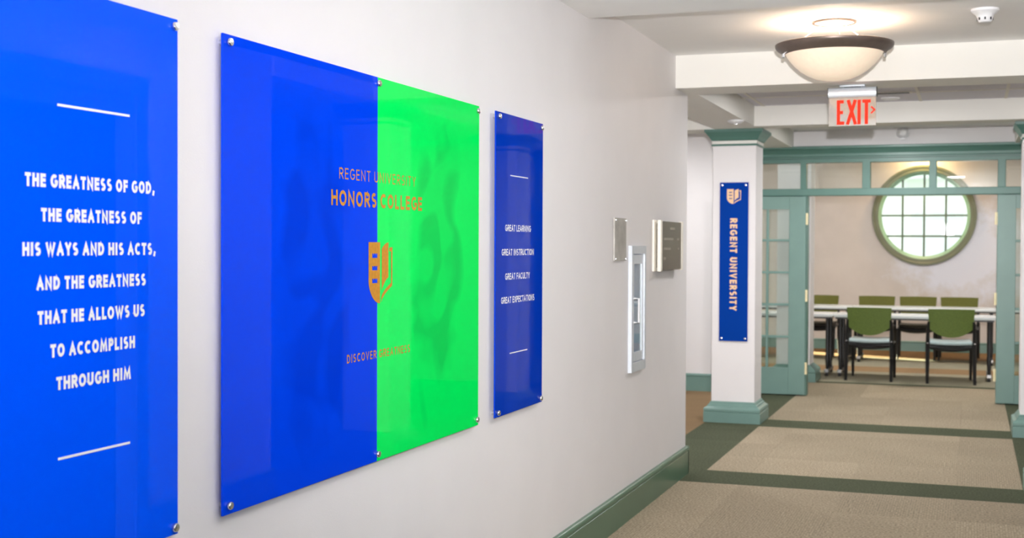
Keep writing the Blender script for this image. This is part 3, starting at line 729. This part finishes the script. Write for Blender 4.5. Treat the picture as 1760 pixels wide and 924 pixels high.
# ------------------------------------------------------------------ ceiling fittings
LX, LY = -.718, 7.20
t = tag(empty('pendant_bowl_lamp', (LX, LY, CZ2)), 'frosted glass bowl lamp with pewter rim hanging under the corridor ceiling', 'lamp')
o = MB().lathe([(.262, -.176), (.276, -.172), (.288, -.160), (.302, -.152), (.312, -.142), (.316, -.132), (.316, -.124), (.306, -.120), (.296, -.126), (.262, -.150), (.262, -.176)], n=72, cap=False); o.build('rim', M['pewter'], t)
o = MB().lathe([(.262, -.168), (.258, -.177), (.240, -.203), (.214, -.234), (.180, -.264), (.142, -.289), (.100, -.307), (.055, -.317), (.002, -.320)], n=72, cap=False); o.build('glass_bowl', M['bowl'], t)
o = MB().lathe([(.112, -.0005), (.118, -.004), (.118, -.010), (.108, -.012), (.106, -.006), (.104, -.0005)], n=48, cap=False); o.build('canopy_ring', M['pewter'], t)
o = MB().lathe([(.002, -.004), (.104, -.005)], n=48, cap=False); o.build('canopy_disc', M['lampdisc'], t)
for a in (80, 200, 320):
    o = MB(); o.tube([(.045*math.cos(R(a)), .045*math.sin(R(a)), -.004), (.255*math.cos(R(a)), .255*math.sin(R(a)), -.150)], .0016, 6); o.build('hanging_rod', M['chrome'], t)
for a in (15, 105, 195):
    o = MB().bbox(-.008, .008, -.010, .010, -.014, .010, .003); ob = o.build('rim_clip', M['chrome'], t); ob.location = (.272*math.cos(R(a)), .272*math.sin(R(a)), -.180); ob.rotation_euler = (0, 0, R(a))
light('bowl_lamp_bulb', 'POINT', (LX, LY, CZ2-.15), 6, (1, .86, .72), .09)

def smoke(name, loc, label, prof, cat, flip=None):
    t = tag(empty(name, loc), label, cat)
    MB().lathe(prof, n=36).build('housing', M['white'], t); return t
t = smoke('smoke_detector', (.052, 7.06, CZ2), 'white cone shaped smoke detector on the ceiling right of the bowl lamp', [(.070, -.0005), (.070, -.012), (.060, -.020), (.046, -.030), (.040, -.042), (.036, -.060), (.028, -.068), (.002, -.070)], 'smoke detector')
for k in range(8):
    a = R(45*k); o = MB().box(-.004, .004, -.001, .0015, -.058, -.045).build('vent_slot', M['black'], t); o.location = (.0385*math.cos(a), .0385*math.sin(a), 0); o.rotation_euler = (0, 0, a-math.pi/2)
t = smoke('ceiling_sensor', (-1.80, 10.36, BB), 'flat white dome sensor under the beam above the left column', [(.066, -.0005), (.066, -.010), (.052, -.020), (.030, -.028), (.002, -.031)], 'detector')
MB().lathe([(.012, -.029), (.012, -.034), (.001, -.035)], n=16).build('lens', M['chrome'], t)
t = smoke('recessed_downlight', (-.62, 10.62, CZ3-.0125), 'small white round downlight right behind the exit sign', [(.075, 0), (.072, -.008), (.055, -.014), (.050, -.008), (.002, -.006)], 'light')
o = MB().lathe([(.045, -.007), (.030, -.016), (.002, -.018)], n=24).build('lens', M['white'], t)
# side-wall detector above the transom
t = tag(empty('wall_detector', (-.66, YD, 2.672)), 'small white round detector on the wall above the transom', 'detector')
o = MB(); o.sm = True; n = 24
o.loft([[(r*math.cos(2*math.pi*j/n), y, r*.8*math.sin(2*math.pi*j/n)) for j in range(n)] for y, r in ((-.001, .066), (-.015, .064), (-.040, .045), (-.055, .03), (-.058, .002))]); o.build('housing', M['white'], t)
o = MB(); o.box(-.02, .02, -.058, -.01, -.068, -.05); o.build('sensor_lip', M['white'], t)
# slot diffuser in the tile bay
t = tag(empty('ceiling_vent', (-.62, 10.25, CZ3-.012)), 'pale slotted air vent in the tiled ceiling behind the exit sign', 'vent')
MB().box(-.30, .18, -.05, .05, -.006, 0).build('frame', M['tbar'], t)
for k in range(3): MB().box(-.28, .16, -.034+k*.026, -.020+k*.026, -.009, -.006).build('slat', M['black'], t)

# exit sign
EX, EY = -.716, 8.33
t = tag(empty('exit_sign', (EX, EY, BB)), 'hanging exit sign with red letters and arrow below the beam', 'sign')
MB().bbox(-.078, .078, -.03, .03, -.012, -.0003, .004).build('canopy', M['alu'], t)
MB().box(-.05, .05, -.012, .012, -.018, -.010).build('stem', M['blackp'], t)
prof = [(-.030, -.076), (-.034, -.070), (-.036, -.048), (-.034, -.034), (-.026, -.022), (-.014, -.016), (.014, -.016), (.026, -.022), (.034, -.034), (.036, -.048), (.034, -.070), (.030, -.076)]
o = MB(); o.sm = True; o.extr(prof, 0, -.146, .146); o.build('housing', M['alu'], t)
for s in (-1, 1):
    o = MB(); o.sm = True; o.extr([(p*1.04, q+.001) for p, q in prof], 0, s*.146, s*.150); o.build('end_cap', M['blackp'], t)
MB().bbox(-.1445, .1445, -.004, .004, -.256, -.074, .002).build('acrylic_panel', M['exitpanel'], t)
EYL = -.0052
def estroke(pl_, st):
    V = []; F = []; 
    for i, p in enumerate(pl_): ribbon(p, st, V, F, .0003*i)
    return V, F
zt, zb = -.093, -.247; hh = .010
x_ = lambda w_: w_-EX
E_ = [[(x_(-.768), zt-hh), (x_(-.800), zt-hh), (x_(-.800), zb+hh), (x_(-.763), zb+hh)], [(x_(-.80), (zt+zb)/2), (x_(-.772), (zt+zb)/2)]]
X_ = [[(x_(-.741), zt), (x_(-.695), zb)], [(x_(-.697), zt), (x_(-.745), zb)]]
I_ = [[(x_(-.674), zt), (x_(-.674), zb)]]
T_ = [[(x_(-.655), zt-hh), (x_(-.604), zt-hh)], [(x_(-.6295), zt-hh), (x_(-.6295), zb)]]
for L in (E_, X_, I_, T_):
    V, F = estroke(L, .0205); place(V, F, lambda a, b, c=0: (a, EYL-c, b), 'letter', M['exitred'], t, (0, 0, 0))
V, F = estroke([[(x_(-.602), -.138), (x_(-.580), -.158), (x_(-.602), -.180)]], .010); tag(place(V, F, lambda a, b, c=0: (a, EYL-c, b), 'arrow', M['exitred'], t, (0, 0, 0)), 'red chevron arrow')

# ------------------------------------------------------------------ furniture of the room
def make_chair(name, label, group):
    """origin on the floor under the seat centre; the sitter faces +y"""
    t = tag(empty(name), label, 'chair', group)
    # seat cushion: swept slightly dished slab
    def seat_slab(z0, z1, w_, y0, y1, dip):
        mb = MB(); mb.sm = True; n = 12; ringz = []
        for i in range(n+1):
            u = -1+2*i/n; x = u*w_; e = dip*(1-u*u); r_ = .012
            ringz.append([(x, y0+r_, z0-e), (x, y1-r_, z0-e), (x, y1, (z0+z1)/2-e), (x, y1-r_, z1-e), (x, y0+r_, z1-e), (x, y0, (z0+z1)/2-e)])
        return mb.loft(ringz)
    seat_slab(.442, .478, .225, -.23, .24, .010).build('seat', M['seatsheen'], t)
    seat_slab(.384, .436, .222, -.225, .235, .026).build('seat_shell', M['blackp'], t)
    # backrest: curved shell, straight top, rounded lower edge
    mb = MB(); mb.sm = True; nx = 16; nz = 8; F0 = []; 
    for side in (0, 1):
        for j in range(nz+1):
            for i in range(nx+1):
                u = -1+2*i/nx; zb_ = .52+.10*abs(u)**2.2; zt_ = .838+.003*(1-u*u); v = j/nz; z = zb_+(zt_-zb_)*v
                y = -.215-.045*(z-.5)/.34-.035*(1-u*u)*(.6+.4*v)+(.010 if side else -.010)
                mb.v.append((u*(.236+.012*v), y, z))
    W_ = nx+1; K = W_*(nz+1)
    for j in range(nz):
        for i in range(nx):
            a = j*W_+i; mb.f.append((a, a+1, a+W_+1, a+W_)); mb.f.append((K+a, K+a+W_, K+a+W_+1, K+a+1))
    for i in range(nx):
        mb.f.append((i, K+i, K+i+1, i+1)); a = nz*W_+i; mb.f.append((a, a+1, K+a+1, K+a))
    for j in range(nz):
        a = j*W_; mb.f.append((a, a+W_, K+a+W_, K+a)); a = j*W_+nx; mb.f.append((a, K+a, K+a+W_, a+W_))
    mb.build('backrest', M['fabric'], t)
    for s in (-1, 1):
        o = MB(); o.tube([(s*.252, -.300, 0), (s*.250, -.262, .22), (s*.248, -.235, .44), (s*.246, -.245, .62), (s*.240, -.262, .70)], [.017, .022, .023, .019, .013], 8); o.build('leg', M['black'], t)
        o = MB(); o.tube([(s*.238, .275, 0), (s*.238, .255, .24), (s*.240, .225, .42)], [.014, .019, .020], 8); o.build('leg', M['black'], t)
        o = MB(); o.tube([(s*.240, .225, .42), (s*.246, 0, .425), (s*.248, -.235, .44)], .012, 8); o.build('side_rail', M['black'], t)
        o = MB().lathe([(.001, -.008), (.012, -.006), (.012, .006), (.001, .008)], (s*.250, -.252, .455), 12); tag(o.build('bolt', M['chrome'], t), 'small bright bolt')
    o = MB(); o.tube([(-.24, -.225, .408), (.24, -.225, .408)], .010, 8); o.build('cross_rail', M['black'], t)
    o = MB(); o.tube([(-.235, .205, .395), (.235, .205, .395)], .010, 8); o.build('cross_rail', M['black'], t)
    return t
GN = 'green backed chairs on the near side of the tables'; GF = 'green backed chairs along the far table'
proto = make_chair('stacking_chair', 'left of the two near chairs, green back turned to the corridor', GN)
proto.location = (-1.09, 15.46, 0); proto.rotation_euler = (0, 0, R(-2))
c2 = copy_tree(proto); c2.location = (-.222, 15.43, 0); c2.rotation_euler = (0, 0, R(3)); c2['label'] = 'right of the two near chairs, green back turned to the corridor'
far = [(-2.03, 'far chair at the left jamb, only its right part in view'), (-1.262, 'second far chair from the left, its back top above the table'),
       (-.700, 'third far chair from the left, touching the second one'), (-.160, 'rightmost far chair, directly under the round window edge')]
for x, lb in far:
    c = copy_tree(proto); c.location = (x, 18.55, 0); c.rotation_euler = (0, 0, R(180+random.uniform(-2, 2))); c['label'] = lb; c['group'] = GF
    for ch in c.children:
        if ch.name.startswith('backrest'): ch.data = ch.data.copy(); ch.data.materials[0] = M['fabric_back']; ch['label'] = 'olive green backrest'
        if ch.name.startswith('seat') and not ch.name.startswith('seat_'): ch.data = ch.data.copy(); ch.data.materials[0] = M['blackp']

def make_table(name, label, L=1.80):
    t = tag(empty(name), label, 'table', 'pale topped meeting tables on black legs')
    MB().bbox(-L/2, L/2, -.30, .30, .700, .735, .012, 3).build('tabletop', M['table'], t)
    MB().box(-L/2+.02, L/2-.02, -.28, .28, .682, .699).build('underframe', M['black'], t)
    for s in (-1, 1):
        x = s*(L/2-.07)
        for y in (-.18, .18):
            o = MB(); o.sm = True; o.tube([(x, y, .06), (x, y, .22), (x, y, .25), (x, y, .60), (x, y, .69)], [.016, .028, .022, .024, .024], 10); lg = o.build('leg', M['black'], t)
        ft = MB().bbox(x-.028, x+.028, -.28, .28, .045, .072, .008).build('foot', M['black'], t)
        for y in (-.26, .26):
            cs = MB(); cs.sm = True; n = 14
            cs.loft([[(xx, y+.022*math.cos(2*math.pi*j/n), .0225+.022*math.sin(2*math.pi*j/n)) for j in range(n)] for xx in (x-.018, x+.018)]); cs.build('caster', M['blackp'], ft)
            tag(MB().bbox(x-.026, x+.026, y-.024+(.0 if y > 0 else -.012), y+.024, .040, .082, .006).build('foot_cap', M['chrome'], ft), 'bright metal foot cap')
    return t
tb = make_table('meeting_table', 'pale near table behind the two green chair backs'); tb.location = (-.63, 15.86, 0)
t2 = copy_tree(tb); t2.location = (-2.44, 15.86, 0); t2['label'] = 'near table at the left jamb, only its right end in view'
t3 = copy_tree(tb); t3.location = (-.58, 17.95, 0); t3['label'] = 'far pale table in front of the row of olive chair backs'
t4 = copy_tree(tb); t4.location = (-2.39, 17.95, 0); t4['label'] = 'far table at the left, only its right end in view'
t5 = copy_tree(tb); t5.location = (1.23, 17.95, 0); t5['label'] = 'far table at the right jamb, only its left end in view'

# ------------------------------------------------------------------ what the glossy panels reflect across the corridor
t = struct(empty('door_3', (.50, 4.365, 0)), 'dark wooden double door in the right corridor wall, seen only in reflections', 'door')
P(MB().bbox(.50, .54, 3.31, 4.36, .01, 2.16, .004), 'door_leaf', M['darkwood'], t)
P(MB().bbox(.50, .54, 4.37, 5.42, .01, 2.16, .004), 'door_leaf', M['darkwood'], t)
for y0 in (3.45, 4.50):
    for z0, z1 in ((.2, .95), (1.1, 2.0)): P(MB().bbox(.485, .502, y0, y0+.78, z0, z1, .012), 'door_panel', M['darkwood'], t)
P(MB().box(.395, .56, 3.301, 3.309, 0, 2.26).box(.395, .56, 5.421, 5.429, 0, 2.26).box(.395, .56, 3.301, 5.429, 2.165, 2.269), 'door_lining', M['green'], t)
P(MB().bbox(.378, .399, 3.20, 3.30, 0, 2.37, .003).bbox(.378, .399, 5.43, 5.53, 0, 2.37, .003).bbox(.378, .399, 3.30, 5.43, 2.27, 2.37, .003), 'door_casing', M['green'], t)
for y0 in (4.29, 4.40): P(MB().bbox(.44, .485, y0, y0+.03, .95, 1.20, .006), 'handle', M['chrome'], t)
b4 = MB(); b4.sm = True; b4.extr([(.40-p, q) for p, q in base_profile()], 1, -4.9, 3.19); b4.extr([(.40-p, q) for p, q in base_profile()], 1, 5.54, 6.80)
struct(b4.build('baseboard_right', M['green']), 'green baseboard along the right corridor wall, seen only in reflections', 'baseboard')
